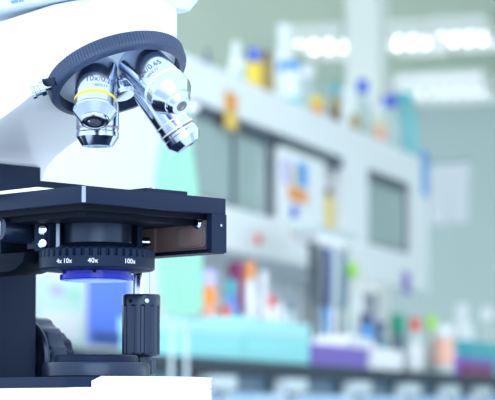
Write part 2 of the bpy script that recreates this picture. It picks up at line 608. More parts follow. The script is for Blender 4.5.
T = SZ
G1 = 'bottles standing on top of the glazed cabinet'
bottle('small dark stoppered flask at the near end of the cabinet top', 207, 0.52, T, 9, 50, 'slate', 'iron', group=G1)
bottle('white plastic bottle left of the blue capped amber bottle', 236, 0.60, T, 15, 42, 'white', 'white', group=G1)
bottle('short clear jar with pale lid in front of the white bottle', 239.5, 0.50, T, 11, 62, 'milk', 'white', None, 0.85, 0.85, G1, 'jar', 'jar')
bottle('amber bottle with blue cap and bright yellow label', 254, 0.51, T, 15, 49, 'amber', 'blue', 'yellow', 0.62, 0.74, G1, capfrac=0.26, lband=(0.2, 0.85))
bottle('dark amber bottle with dull yellow label and brown cap', 267, 0.53, T, 14, 51, 'amber', 'amber', 'amber_light', 0.5, 0.74, G1, capfrac=0.2, lband=(0.3, 0.9))
bottle('tall white wash bottle rising behind the jug with blue lid', 285, 0.66, T, 19, 24, 'white', 'white', None, 0.62, 0.8, G1)
bottle('white jug with sky blue lid and turquoise base', 289, 0.50, T, 22, 62, 'white', 'sky', 'cyan', 0.9, 0.84, G1, 'jug', 'jug', capfrac=0.18, lband=(0.02, 0.24))
bottle('white canister with pale lid behind the orange pot', 305, 0.68, T, 22, 66, 'milk', 'white', None, 0.8, 0.84, G1, 'canister', 'canister')
bottle('small squat orange pot with yellow lid on the cabinet top', 317, 0.49, T, 12, 97, 'orange', 'yellow', None, 0.9, 0.8, G1, 'pot', 'pot', capfrac=0.35)
bottle('slim amber bottle with teal dropper cap', 336, 0.50, T, 10, 82, 'amber_light', 'teal', 'amber', 0.55, 0.66, G1, capfrac=0.26)
bottle('round milky bottle next to the slim amber bottle', 348, 0.56, T, 16, 88, 'white', 'white', None, 0.55, 0.68, G1)
bottle('milky bottle with a blue cap in front of the pale column', 363, 0.55, T, 16, 80, 'milk', 'blue', None, 0.62, 0.66, G1, capfrac=0.2)
bottle('low brown jar between the two milky bottles', 355, 0.47, T, 9, 110, 'amber_light', 'white', None, 0.8, 0.8, G1, 'jar', 'jar')
bottle('white round bottle behind the yellowish bottle', 373, 0.60, T, 17, 92, 'white', 'white', None, 0.5, 0.68, G1)
bottle('pale yellowish bottle on the cabinet top near its far end', 380, 0.47, T, 13, 108, mat('straw', (0.66, 0.72, 0.52), 0.3), 'white', 'salmon', 0.6, 0.7, G1)
bottle('large clear bottle with bright blue cap beside the teal carboy', 391, 0.50, T, 20, 96, 'milk', 'blue', None, 0.6, 0.66, G1, capfrac=0.2)
bottle('big teal carboy at the far end of the cabinet top', 406, 0.475, T, 26, 93, 'teal_pale', 'teal', None, 0.45, 0.7, G1, 'carboy', 'carboy')

# inside the glazed cabinet
ZI = Z1 - 0.0095
G2 = 'containers inside the glazed cabinet'
bottle('tall white bottle behind the first glass door', 243, 0.50, ZI, 13, 128, 'white', 'white', None, 0.6, 0.78, G2)
bottle('blue bottle inside the near end of the glazed cabinet', 204, 0.50, ZI, 11, 128, 'sky', 'white', None, 0.6, 0.75, G2)
bottle('pale green bottle behind the first glass door', 224, 0.51, ZI, 14, 118, 'mint_pale', 'teal', None, 0.6, 0.75, G2)
bottle('slate blue bottle beside the tall white bottle in the cabinet', 262, 0.50, ZI, 12, 158, 'slate', 'white', None, 0.6, 0.75, G2)
bottle('yellow bottle in the dark gap beside the white door', 333, 0.457, ZI, 11, 190, 'yellow', 'amber', None, 0.7, 0.8, G2, sfix=(s_c + s_d) / 2 + 0.03)
bottle('pale teal bottle behind the second glass door', 386, 0.50, ZI, 11, 190, 'teal_pale', 'white', None, 0.6, 0.75, G2)
# stuck to the fascia and door
flat_sheet('hanging_tag', 'orange and tan card stuck on the cabinet fascia', 'card', 224, 237, 92, 130, CW - 0.001, 'tan', ((0.15, 0.85, 0.55, 0.9, 'orange'), (0.2, 0.8, 0.1, 0.4, 'yellow')))
flat_sheet('picture_sheet', 'small picture with lilac blue and orange on the white cabinet door', 'picture', 282, 308, 158, 203, CW + 0.001, 'paper',
           ((0.0, 0.35, 0.35, 0.9, 'lilac'), (0.55, 0.95, 0.4, 0.95, 'sky'), (0.2, 0.95, 0.04, 0.34, 'orange'), (0.42, 0.52, 0.34, 0.8, 'yellow')))


def magnet(label, px, py, w, rpx, m):
    d = depth(px, w)
    r = rpx / F * d
    o = obj('round_magnet', lathe([(r, 0), (r, 0.006), (r * 0.8, 0.012), (0, 0.015)], 24), m,
            mw=Matrix.Translation(B(S(px, w), w, zpx(py, d))) @ axis_frame((0, 0, 0), -W, (0, 0, 1)))
    tag(o, label, 'magnet', 'round magnets on the white cabinet')


magnet('dark blue round magnet under the small picture', 293, 212, CW + 0.001, 6.5, 'blue')
magnet('orange round magnet below the dark blue one', 292, 231, CW - 0.001, 5.5, 'salmon')
magnet('red round magnet on the lower cabinet board', 257, 239, CW - 0.001, 5.5, 'red')
magnet('pale orange round magnet below the yellow bottle', 345, 245, CW - 0.001, 5, 'tan')
flat_sheet('purple_sticker', 'purple sticker on the lower cabinet board near its far end', 'sticker', 402, 409, 272, 294, CW - 0.001, 'purple')
flat_sheet('blue_strip', 'narrow blue strip on the far end of the cabinet', 'strip', 422, 428, 150, 196, CW - 0.001, 'sky')

# hanging white sheet at the far end
d = depth(440, 0.40)
c0, c1 = ray(430, 200).x * d, ray(471, 200).x * d
zt, zb = zpx(164, d), zpx(224, d)
bm = bmesh.new()
rows = []
for i in range(9):
    t = i / 8
    row = []
    for j in range(7):
        q = j / 6
        xw = c0 + (c1 - c0) * (q * (1 - 0.12 * t) + 0.03 * t)
        row.append(bm.verts.new((xw, d + 0.02 + 0.012 * math.sin(q * 5) * t, zt + (zb - zt) * t + 0.008 * q)))
    rows.append(row)
for i in range(8):
    for j in range(6):
        bm.faces.new((rows[i][j], rows[i][j + 1], rows[i + 1][j + 1], rows[i + 1][j]))
bmesh.ops.solidify(bm, geom=bm.faces[:], thickness=0.003)
hs = empty('hanging_sheet', (0, 0, 0))
tag(hs, 'white paper sheet hanging from a rod off the far end of the cabinet', 'paper sheet')
obj('sheet', bm, 'paper', hs)
p0 = B(s_g - 0.02, CW + 0.02, zt + 0.006)
obj('rod', tube([p0, (c0, d + 0.02, zt + 0.006), (c1, d + 0.02, zt + 0.014)], 0.006), 'steel', hs)


# on the worktop
def lab_box(label, px0, px1, w0, w1, top, m, lid=None, z=BZ, name='box', cat='box', group=None, bottom=None):
    a, b = S(px0, w0), S(px1, w0)
    dd = depth((px0 + px1) / 2, w0)
    H = zpx(top, dd) - z
    r = empty(name, B((a + b) / 2, (w0 + w1) / 2, z), BANG)
    tag(r, label, cat, group)
    h, g = (b - a) / 2, (w1 - w0) / 2
    if lid:
        obj('tray', box(-h, h, -g, g, 0, H * 0.62), m, r, bev=0.003)
        obj('lid', box(-h - 0.003, h + 0.003, -g - 0.003, g + 0.003, H * 0.625, H), lid, r, bev=0.004)
    else:
        obj('carton', box(-h, h, -g, g, 0, H), m, r, bev=0.002)
        obj('flap', box(-h + 0.002, h - 0.002, -g + 0.002, 0, H, H + 0.002), m, r)
    return r


G3 = 'turquoise boxes on the worktop'
M['turq_lid'] = mat('turq_lid', (0.40, 0.78, 0.80), 0.3)
lab_box('pale turquoise tip box nearest to the mint cloth', 186, 243, 0.04, 0.20, 320, 'turquoise', 'turq_lid', group=G3)
lab_box('pale turquoise tip box beside the purple box', 245, 309, 0.04, 0.20, 321, 'turquoise', 'turq_lid', group=G3)
lab_box('flat purple box at the front of the worktop', 312, 367, 0.04, 0.16, 346, 'purple', 'purple')
st = empty('paper_stack', B(S(342, 0.1), 0.1, zpx(346, depth(340, 0.03)) + 0.001), BANG)
tag(st, 'loose white papers lying on the purple box', 'papers')
for k in range(4):
    o = obj('sheet', box(-0.17 + 0.02 * k, 0.16 - 0.015 * k, -0.06, 0.055, 0.009 * k, 0.009 * k + 0.007), 'paper', st)
    o.rotation_euler = (0, 0, 0.05 * (k - 1.5))
lab_box('white paper tray on the worktop front right of the purple box', 371, 402, 0.04, 0.14, 350, 'paper')
lab_box('teal box at the far right of the worktop', 468, 502, 0.11, 0.24, 343, 'teal')
lab_box('maroon box in front of the teal box', 462, 492, 0.04, 0.09, 358, 'maroon', 'purple')

G4 = 'bottles along the back of the worktop'
bottle('small grey vial left of the pipette stand', 289, 0.20, BZ, 9, 300, 'milk', 'slate', None, 0.8, 0.8, G4, 'vial', 'vial')
bottle('slim white vial with a red cap left of the grey vial', 271, 0.24, BZ, 8, 296, 'white', 'red', None, 0.8, 0.8, G4, 'vial', 'vial')
bottle('squat orange capped tub beside the maroon bottle', 247, 0.40, BZ, 13, 268, 'paper', 'orange', None, 0.9, 0.85, G4, 'tub', 'tub', capfrac=0.3)
bottle('dark blue squat bottle behind the white paper tray', 379, 0.24, BZ, 16, 322, 'slate', 'navy', 'teal', 0.6, 0.72, G4)
bottle('white bottle with orange cap on the worktop left of the pipettes', 250, 0.28, BZ, 11, 262, 'white', 'orange', None, 0.7, 0.76, G4)
bottle('white bottle with pale cap behind the turquoise box', 263, 0.34, BZ, 13, 272, 'white', 'white', None, 0.55, 0.72, G4)
bottle('orange drum bottle right beside the mint cloth', 209, 0.32, BZ, 15, 270, 'orange', 'lilac', 'salmon', 0.8, 0.84, G4)
bottle('round blue green flask behind the turquoise box', 231, 0.30, BZ, 19, 280, 'sky', 'teal', 'green', 0.5, 0.66, G4, 'flask', 'flask', lband=(0.2, 0.75))
bottle('maroon bottle behind the blue green flask', 236, 0.40, BZ, 17, 262, 'maroon', 'maroon', None, 0.8, 0.84, G4)
bottle('small red pot in front of the blue green flask', 226, 0.26, BZ, 11, 306, 'salmon', 'red', None, 0.85, 0.84, G4, 'pot', 'pot')
bottle('white bottle with narrow pinkish label behind the turquoise boxes', 280, 0.30, BZ, 13, 304, 'paper', 'white', 'salmon', 0.7, 0.72, G4)
bottle('sky blue bottle with a dark blue cap right of the pipettes', 366, 0.24, BZ, 14, 314, 'sky', 'navy', None, 0.7, 0.72, G4)
bottle('slim white bottle behind the sky blue bottle', 357, 0.28, BZ, 11, 296, 'paper', 'white', None, 0.7, 0.72, G4)
bottle('small squat bottle with flat green cap', 397, 0.28, BZ, 14, 314, 'slate', 'green', None, 0.95, 0.8, G4, capfrac=0.32)
bottle('white wash bottle with a pointed red cap', 414, 0.16, BZ, 20, 318, 'milk', 'red', 'white', 0.42, 0.8, G4, capfrac=0.26)
bottle('white bottle with lime green cap', 430, 0.12, BZ, 14, 316, 'milk', 'lime', None, 0.62, 0.74, G4, capfrac=0.24)
bottle('white bottle with wide salmon label', 442, 0.055, BZ, 21, 326, 'milk', 'white', 'salmon', 0.6, 0.76, G4, lband=(0.3, 0.8))
bottle('white jug at the back of the worktop near its far end', 461, 0.36, BZ, 22, 304, 'white', 'white', None, 0.5, 0.76, G4, 'jug', 'jug')
bottle('pale jug at the right edge of the picture', 486, 0.36, BZ, 22, 308, 'milk', 'white', None, 0.5, 0.76, G4, 'jug', 'jug')
bottle('purple bottle beside the salmon label bottle', 454, 0.03, BZ, 8, 350, 'purple', 'lilac', None, 0.7, 0.78, G4)

# pipette stand
pw = 0.22
ps = S(330, pw)
pr = empty('pipette_stand', B(ps, pw, BZ), BANG)
tag(pr, 'dark pipette stand with a pale blue rail on the worktop', 'stand')
dpt = depth(330, pw)
H = zpx(246, dpt) - BZ
L = abs(S(350, pw) - S(310, pw)) / 2
obj('foot', box(-L, L, -0.06, 0.06, 0, 0.016), 'iron', pr, bev=0.004)
obj('post', lathe([(0.010, 0.016), (0.010, H)], 16, Matrix.Translation((-L * 0.62, 0.02, 0))), 'iron', pr)
obj('post', lathe([(0.010, 0.016), (0.010, H)], 16, Matrix.Translation((L * 0.62, 0.02, 0))), 'iron', pr)
obj('rail', box(-L * 1.05, L * 1.05, -0.035, 0.045, H, H + 0.022), 'paper', pr, bev=0.006)
obj('top_tray', box(-L * 1.2, L * 0.8, -0.04, 0.05, H + 0.022, H + 0.045), 'milk', pr, bev=0.006)


def pipette(label, px, w, col, tip):
    dd = depth(px, w)
    r = empty('pipette', B(S(px, w), w, BZ + 0.0165), BANG)
    tag(r, label, 'pipette', 'pipettes hanging on the stand')
    hh = H - 0.012
    obj('tip_cone', lathe([(0.003, 0), (0.007, hh * 0.35), (0.009, hh * 0.45)], 16), tip, r)
    obj('handle', lathe([(0.011, hh * 0.45), (0.015, hh * 0.55), (0.017, hh * 0.8), (0.014, hh * 0.93)], 20), col, r)
    obj('plunger', lathe([(0.006, hh * 0.93), (0.006, hh * 0.965), (0.011, hh * 0.97), (0.011, hh)], 16), 'white', r)


pipette('dark pipette at the near end of the stand', 320, pw - 0.055, 'iron', 'slate')
pipette('dark blue pipette with a pale blue tip on the stand', 327, pw - 0.055, 'navy', 'sky')
pipette('pale pipette in the middle of the stand', 333, pw - 0.055, 'milk', 'white')
pipette('slate pipette at the far end of the stand', 341, pw - 0.055, 'slate', 'milk')
d = depth(349, 0.24)
rr = 9 / F * d
lb = empty('wash_bottle', B(S(349, 0.24), 0.24, BZ), BANG)
tag(lb, 'slim white bottle with a big lime green ball stopper', 'bottle')
hz = zpx(270, d) - BZ
obj('body', lathe([(0.02, 0), (0.021, 0.003), (0.021, hz * 0.6), (0.008, hz * 0.75), (0.008, hz - rr * 0.9)], 24), 'milk', lb)
obj('stopper', lathe([(rr * math.sin(a * PI / 12), hz - rr * math.cos(a * PI / 12)) for a in range(0, 13)], 24), 'lime', lb, ang=60)

# mint cloth on a thin stand in front of the bench
d = 4.25
cs = empty('cloth_stand', (ray(181, 200).x * d, d, 0))
tag(cs, 'thin pale metal stand carrying the mint cloth', 'stand')
ztop = zpx(108, d)
legp = []
for px in (170, 188):
    x = (ray(px, 200).x - ray(181, 200).x) * d
    obj('leg', tube([(x * 1.6, 0, 0), (x * 0.9, 0, 0.75), (x * 0.55, 0, ztop)], 0.0042), 'rod_grey', cs)
obj('crossbar', tube([(-0.035, 0, ztop), (0.035, 0, ztop)], 0.006), 'paper', cs)
obj('foot', box(-0.14, 0.14, -0.12, 0.12, 0, 0.012), 'iron', cs, bev=0.003)
bm = bmesh.new()
rows = []
prof = [(108, 165, 188), (130, 164, 190), (155, 158, 193), (180, 155, 197), (210, 155, 200), (250, 157, 203), (285, 159, 204), (305, 163, 204), (318, 167, 201)]
for i, (py, a, b) in enumerate(prof):
    row = []
    for j in range(17):
        q = j / 16
        px = a + (b - a) * q
        fold = 0.005 * math.sin(q * 15 + i * 0.35) * min(1, i / 2)
        row.append(bm.verts.new((ray(px, 200).x * d, d - 0.012 - 0.03 * min(1, i / 3) + fold, zpx(py - (3 if i == 8 else 0) * math.sin(q * 9), d))))
    rows.append(row)
for i in range(len(rows) - 1):
    for j in range(16):
        bm.faces.new((rows[i][j], rows[i][j + 1], rows[i + 1][j + 1], rows[i + 1][j]))
bmesh.ops.solidify(bm, geom=bm.faces[:], thickness=0.004)
cl = obj('mint_cloth', bm, 'mint', ang=70)
tag(cl, 'mint green cloth hanging behind the microscope stage', 'cloth')

# far storage cabinet at the right, with white boxes
sc = empty('storage_cabinet', B(7.8, -1.35, 0), BANG)
tag(sc, 'grey green storage cabinet far behind the bench at the right', 'cabinet')
obj('body', box(0, 0.5, -1.2, 1.2, 0.06, 1.36), 'stone', sc, bev=0.01)
obj('plinth', box(0.03, 0.47, -1.17, 1.17, 0, 0.06), 'iron', sc)
for k in range(4):
    dd_ = obj('door', box(-0.02, -0.001, -1.19 + 0.6 * k, -0.61 + 0.6 * k, 0.08, 1.34), 'stone', sc, bev=0.004)
    obj('handle', box(-0.045, -0.021, -0.68 + 0.6 * k, -0.65 + 0.6 * k, 0.7, 0.9), 'steel', dd_)


def far_box(label, w0, w1, z, h):
    r = empty('storage_box', B(8.05, (w0 + w1) / 2, z), BANG)
    tag(r, label, 'box', 'white boxes on the far cabinet')
    g = (w1 - w0) / 2
    obj('carton', box(-0.15, 0.15, -g, g, 0, h * 0.75), 'milk', r, bev=0.004)
    obj('lid', box(-0.155, 0.155, -g - 0.005, g + 0.005, h * 0.755, h), 'white', r, bev=0.004)


far_box('white lidded box on the far cabinet nearer the hanging sheet', -1.28, -1.0, 1.36, 0.2)
far_box('white lidded box on the far cabinet towards the right edge', -1.72, -1.42, 1.36, 0.13)

# ================================================================== the microscope table
tb = empty('microscope_table', (-0.05, 1.45, 0))
tag(tb, 'white laboratory table carrying the microscope', 'table')
obj('table_top', box(-0.6, 0.45, -0.35, 0.35, 0.73, 0.76), 'table_top', tb, bev=0.003)
for x in (-0.55, 0.40):
    for y in (-0.30, 0.30):
        obj('leg', box(x - 0.02, x + 0.02, y - 0.02, y + 0.02, 0, 0.73), 'steel', tb)

# ================================================================== the microscope
mm = 0.001
MS = empty('microscope', (ray(97, 250).x * 1.375, 1.375, 0.76), PI / 4)
tag(MS, 'white and black laboratory microscope with four chrome objectives and black stage', 'microscope')
CAMD = Vector((-0.707, -0.707, -0.12))
TAU = math.radians(25)
n_ax = Vector((0, -math.sin(TAU), -math.cos(TAU)))       # axis of the tilted nosepiece, pointing down and forward
NC = Vector((0, -0.0186, 0.2277))                        # its centre


# ---- base
def base_outline(inset=0.0):
    return round_rect(-0.055 + inset, 0.055 - inset, -0.071 + inset, 0.165 - inset, (0.041 - inset, 0.041 - inset, 0.02, 0.02), 14)


def bevelled_slab(outf, z0, z1, b):
    bm = bmesh.new()
    levels = [(b * 0.6, z0), (0, z0 + b), (0, z1 - b), (b * 0.3, z1 - b * 0.3), (b, z1)]
    rings = [[bm.verts.new((x, y, z)) for x, y in outf(i)] for i, z in levels]
    n = len(rings[0])
    for A, Bq in zip(rings[:-1], rings[1:]):
        for i in range(n):
            bm.faces.new((A[i], A[(i + 1) % n], Bq[(i + 1) % n], Bq[i]))
    bm.faces.new(list(reversed(rings[0])))
    bm.faces.new(rings[-1])
    bmesh.ops.recalc_face_normals(bm, faces=bm.faces)
    return bm


base = obj('base', bevelled_slab(base_outline, 0.003, 0.0335, 0.0015), 'white_enamel', MS)


# raised white front of the base, its rear edge sloping down to the low side
bm = bmesh.new()
pa, pb = base_outline(0), base_outline(0.0035)
idx = [i for i, p in enumerate(pa) if p[1] < -0.050]
po, pi_ = [pa[i] for i in idx], [pb[i] for i in idx]
pi_[0] = (pi_[0][0], pi_[0][1] - 0.007)
pi_[-1] = (pi_[-1][0], pi_[-1][1] - 0.007)
k = len(po)
lo = [bm.verts.new((x, y, 0.0332)) for x, y in po]
md = [bm.verts.new((x, y, 0.0372)) for x, y in po]
hi = [bm.verts.new((x, y, 0.0400)) for x, y in pi_]
for A, Bq in ((lo, md), (md, hi)):
    for i in range(k):
        bm.faces.new((A[i], A[(i + 1) % k], Bq[(i + 1) % k], Bq[i]))
bm.faces.new(list(reversed(lo)))
bm.faces.new(hi)
bmesh.ops.recalc_face_normals(bm, faces=bm.faces)
obj('front_cover', bm, 'white_enamel', base)
obj('deck', prism(round_rect(-0.0545, 0.0545, -0.0525, 0.1645, (0.022, 0.022, 0.02, 0.02)), 0.0335, 0.0398), 'black_metal', base)
for x, y in ((-0.04, -0.045), (0.04, -0.045), (-0.04, 0.14), (0.04, 0.14)):
    obj('rubber_foot', lathe([(0.008, 0), (0.009, 0.001), (0.009, 0.0034)], 20, Matrix.Translation((x, y, 0))), 'black_deep', base)
# ---- illuminator
il = obj('illuminator', lathe([(0.0325, 0.0398), (0.0335, 0.041), (0.0335, 0.0475), (0.0325, 0.0492), (0.0265, 0.0494)], 64), 'black_gloss', MS)
obj('illuminator_ring', lathe([(0.0265, 0.0493), (0.0265, 0.0530), (0.0255, 0.0540), (0.019, 0.0541)], 48, bulge=lambda i, n, r, z: 1.0 if (i // 4) % 2 else 0.985), 'black_metal', il)
obj('illuminator_lens', lathe([(0.0185, 0.0535), (0.0180, 0.0541), (0.009, 0.0545), (0, 0.0546)], 32), 'filter_glass', il)

# ---- column with the focus knobs
HW = 0.039
CHW = 0.033
col_ = obj('column', box(-CHW, CHW, 0.0995, 0.150, 0.0398, 0.186), 'black_metal', MS, bev=0.0015)
for sx in (-1, 1):
    fr = axis_frame((sx * CHW, 0.122, 0.054), (sx, 0, 0), (0, 0, 1))
    obj('knob_housing', lathe([(0.0205, -0.002), (0.0205, 0.0025), (0.0195, 0.0035), (0, 0.0037)] if sx > 0 else [(0.040, -0.001), (0.040, 0.003), (0.039, 0.004), (0, 0.0042)], 56, fr), 'black_gloss', col_)
kn = lambda i, n, r, z: (1.0 if (i // 3) % 2 else 0.955)
for sx in (-1, 1):
    fr = axis_frame((sx * (CHW + 0.0037), 0.120, 0.0545), (sx, 0, 0), (0, 0, 1))
    ck = obj('coarse_focus_knob', lathe([(0.026, 0), (0.0275, 0.0015), (0.0275, 0.003), (0.0262, 0.0032)], 72, fr), 'black_gloss', MS)
    obj('grip', lathe([(0.0275, 0.0032), (0.0285, 0.005), (0.0285, 0.017), (0.027, 0.0185), (0.020, 0.0186)], 72, fr, kn), 'black_gloss', ck)
    obj('fine_focus_knob', lathe([(0.0185, 0.0187), (0.019, 0.0195), (0.019, 0.032), (0.0175, 0.0335), (0, 0.0337)], 72, fr, kn), 'black_metal', ck)

# ---- arm (white): a loft along its length, bottom following the tilted nosepiece, then curving into the column
ARM_F = NC.y + 0.003


def arm_half(y):
    r = HW
    if y < ARM_F:
        return math.sqrt(max(r * r - (y - ARM_F) ** 2, 1e-9))
    return r


def arm_bottom(y):
    plane = NC.z + 0.0045 / math.cos(TAU) - math.tan(TAU) * (y - NC.y)
    if y < 0.012:
        return plane
    pts = [(0.012, NC.z + 0.0045 / math.cos(TAU) - math.tan(TAU) * (0.012 - NC.y)), (0.03, 0.2105), (0.054, 0.2015), (0.075, 0.1935), (0.086, 0.1885), (0.095, 0.1825), (0.0995, 0.175), (0.1015, 0.165), (0.1022, 0.150), (0.2, 0.150)]
    for (a, b), (c, d_) in zip(pts[:-1], pts[1:]):
        if a <= y <= c:
            return b + (d_ - b) * (y - a) / (c - a)
    return 0.150


def arm_top(y):
    return 0.2715 - 0.08 * max(0, y) - (max(0, y - 0.10) ** 2) * 6


ys = [ARM_F - HW * math.cos(a * PI / 2 / 14) for a in range(0, 14)] + [ARM_F, -0.008, 0.0, 0.012, 0.03, 0.042, 0.054, 0.065, 0.075, 0.081, 0.086, 0.090, 0.095, 0.0972, 0.0995, 0.1006, 0.1015, 0.1022, 0.12, 0.15, 0.156]
bm = bmesh.new()
rings = []
for y in ys:
    w = arm_half(y)
    zb, zt = arm_bottom(y), arm_top(y)
    w = max(w, 0.002)
    c = min(0.0022, w * 0.4)
    ct = min(0.004, w * 0.4)
    if y > 0.15:
        w -= 0.003
        zt -= 0.003
    ring = [(-w + c, zb), (w - c, zb), (w - c * .3, zb + c * .3), (w, zb + c), (w, zt - ct), (w - ct * .3, zt - ct * .3), (w - ct, zt), (-w + ct, zt), (-w + ct * .3, zt - ct * .3), (-w, zt - ct), (-w, zb + c), (-w + c * .3, zb + c * .3)]
    rings.append([bm.verts.new((x, y, z)) for x, z in ring])
for A, Bq in zip(rings[:-1], rings[1:]):
    m_ = len(A)
    for i in range(m_):
        bm.faces.new((A[i], A[(i + 1) % m_], Bq[(i + 1) % m_], Bq[i]))
bm.faces.new(list(reversed(rings[0])))
bm.faces.new(rings[-1])
bmesh.ops.recalc_face_normals(bm, faces=bm.faces)
arm = obj('arm', bm, 'white_enamel', MS, ang=40)

# ---- observation head on top of the arm
bm = bmesh.new()
lv = [(0.041, -0.038, 0.075, 0.2718), (0.0455, -0.0405, 0.080, 0.2722), (0.052, -0.049, 0.086, 0.285), (0.052, -0.049, 0.086, 0.315), (0.046, -0.042, 0.08, 0.325)]
rg = []
for hw, yf, yb, z in lv:
    rg.append([bm.verts.new((x, y, z)) for x, y in round_rect(-hw, hw, yf, yb, (0.008, 0.008, 0.01, 0.01), 5)])
for A, Bq in zip(rg[:-1], rg[1:]):
    for i in range(len(A)):
        bm.faces.new((A[i], A[(i + 1) % len(A)], Bq[(i + 1) % len(A)], Bq[i]))
bm.faces.new(list(reversed(rg[0])))
bm.faces.new(rg[-1])
bmesh.ops.recalc_face_normals(bm, faces=bm.faces)
hd = obj('observation_head', bm, 'head_grey', MS)
for y0, y1 in ((0.0175, 0.0215), (0.0230, 0.0290)):
    obj('printed_mark', prism([(-0.0470, 0.2738), (-0.0450, 0.2738), (-0.0450, 0.2755), (-0.0479, 0.2755)], y0, y1, 'y'), 'ink_blue', hd)
for sx in (-1, 1):
    fr = axis_frame((sx * 0.028, 0.02, 0.318), (0, 0.62, 0.78), (0, 0, 1))
    obj('eyepiece_tube', lathe([(0.018, 0), (0.018, 0.05), (0.016, 0.052), (0.016, 0.08), (0.019, 0.083), (0.019, 0.1), (0.012, 0.102)], 32, fr), 'head_grey', hd)

# ---- nosepiece
NF = axis_frame(NC, n_ax, CAMD)
NK = 132
nose = obj('nosepiece', lathe([(0.030, -0.0062), (0.0415, -0.0072), (0.0428, -0.0064), (0.0428, 0.004), (0.041, 0.0046), (0.0390, 0.0048), (0.0386, -0.0055), (0, -0.0055)], 96, NF), 'knurl', MS)
obj('knurled_ring', lathe([(0.0426, -0.0062), (0.0445, -0.0056), (0.0445, 0.0012), (0.0436, 0.0032), (0.0420, 0.0043), (0.0410, 0.0030), (0.0410, -0.0050)], NK * 2, NF, lambda i, n, r, z: 1.0 if (i % 2 == 0 or z > 0.002 or r < 0.042) else 0.984, True), 'knurl', nose, ang=20)
obj('turret_face', lathe([(0.0384, -0.0040), (0.0382, -0.0022), (0.034, -0.0024), (0.028, -0.0008), (0.015, 0.0040), (0, 0.0052)], 72, NF), 'turret', nose, ang=45)
obj('turret_boss', lathe([(0.0105, 0.0050), (0.0105, 0.0075), (0.0090, 0.0082), (0.0085, 0.0125), (0.0065, 0.0145), (0, 0.0150)], 48, NF), 'chrome', nose, ang=30)
# detent clip and screw at the left end of the ring
cl_ = obj('detent_clip', box(-0.0435, -0.0385, -0.009, 0.003, 0.2185, 0.2235), 'black_metal', MS, bev=0.0008)
fr = axis_frame((-0.0415, 0.0005, 0.2185), (-0.55, 0.55, -0.30), (0, 0, 1))
obj('detent_screw', lathe([(0.0022, -0.004), (0.0022, 0.001), (0.0048, 0.0012), (0.0050, 0.004), (0.0036, 0.0046), (0.0034, 0.0072), (0.0046, 0.0076), (0.0044, 0.0098), (0.002, 0.0104), (0, 0.0104)], 24, fr), 'chrome', cl_)


def objective(phi, prof, tipprof, rings, texts, lens, seat_mat='chrome', rs=0.022, mount=None, seat=None, a=None):
    """phi: place on the nosepiece; prof: (r, z) from the seat outwards"""
    wdir = Vector((0, math.cos(TAU), -math.sin(TAU)))           # towards the working position
    sdir = Vector((-1, 0, 0))
    radial = wdir * math.cos(phi) + sdir * math.sin(phi)
    a = a or (n_ax * math.cos(TAU) + radial * math.sin(TAU)).normalized()
    seat = seat or NC + n_ax * 0.0028 + radial * rs
    fr = axis_frame(seat, a, CAMD)
    o = obj('objective', lathe(prof, 64), seat_mat, MS, fr, ang=25)
    obj('nose_cone', lathe(tipprof, 64), 'chrome', o, ang=25)
    for (r, z0, z1, m) in rings:
        obj('colour_ring', lathe([(r - 0.0008, z0), (r + 0.0002, z0 + 0.0002), (r + 0.0002, z1 - 0.0002), (r - 0.0008, z1)], 64), m, o)
    for (t, size, r, z, th) in texts:
        obj('lettering', text_on_cyl(t, size, r + 0.0001, z, th), 'ink', o)
    if mount:
        obj('lens_mount', lathe([(mount[0], mount[1] - 0.001), (mount[0], mount[1]), (0, mount[1])], 32), 'lens_dark', o)
    zt, rl, m = lens
    obj('front_lens', lathe([(rl, zt - 0.0006), (rl * 0.7, zt), (0, zt + 0.0004)], 32), m, o)
    return o


# working objective (behind the 10x), short
objective(0, [(0.0135, -0.008), (0.0135, 0.0185), (0.0130, 0.0188), (0.0130, 0.0215)],
          [(0.0130, 0.0215), (0.0134, 0.0222), (0.0134, 0.0250), (0.0098, 0.0305), (0.0092, 0.0308), (0.0062, 0.0308), (0.0062, 0.0300)],
          [(0.0134, 0.0190, 0.0200, 'red_ring')], [], (0.0302, 0.0061, 'lens_dark'))
# 10x towards the camera
objective(PI / 2, [(0.0128, -0.004), (0.0128, 0.0255), (0.0122, 0.0256), (0.0122, 0.0276), (0.0128, 0.0277), (0.0128, 0.0320)],
          [(0.0128, 0.0320), (0.0133, 0.0328), (0.0133, 0.0342), (0.0092, 0.0398), (0.0088, 0.0400), (0.0086, 0.0412), (0.0076, 0.0418), (0.0070, 0.0418), (0.0064, 0.0410)],
          [(0.0128, 0.0256, 0.0276, 'yellow_ring')], [('10x/0.25', 0.0056, 0.0128, 0.0195, -0.30), ('160/0.17', 0.0027, 0.0128, 0.0232, -0.30)], (0.0422, 0.0047, 'lens_coat'),
          mount=(0.0060, 0.0418), seat=Vector((-0.0203, -0.0219, 0.2318)), a=Vector((-0.30, -0.30, -0.905)).normalized())
# 40x at the front, pointing right
objective(PI, [(0.0140, -0.008), (0.0140, 0.0282), (0.0135, 0.0283), (0.0135, 0.0308), (0.0140, 0.0309), (0.0140, 0.0365)],
          [(0.0140, 0.0365), (0.0136, 0.0375), (0.0090, 0.0438), (0.0084, 0.0440), (0.0082, 0.0456), (0.0062, 0.0484), (0.0050, 0.0488)],
          [(0.0140, 0.0283, 0.0308, 'pale_ring')], [('40x/0.65', 0.0056, 0.0140, 0.0220, -0.05), ('160/0.17', 0.0028, 0.0140, 0.0258, -0.05)], (0.0490, 0.0030, 'lens_dark'), mount=(0.0036, 0.0489))
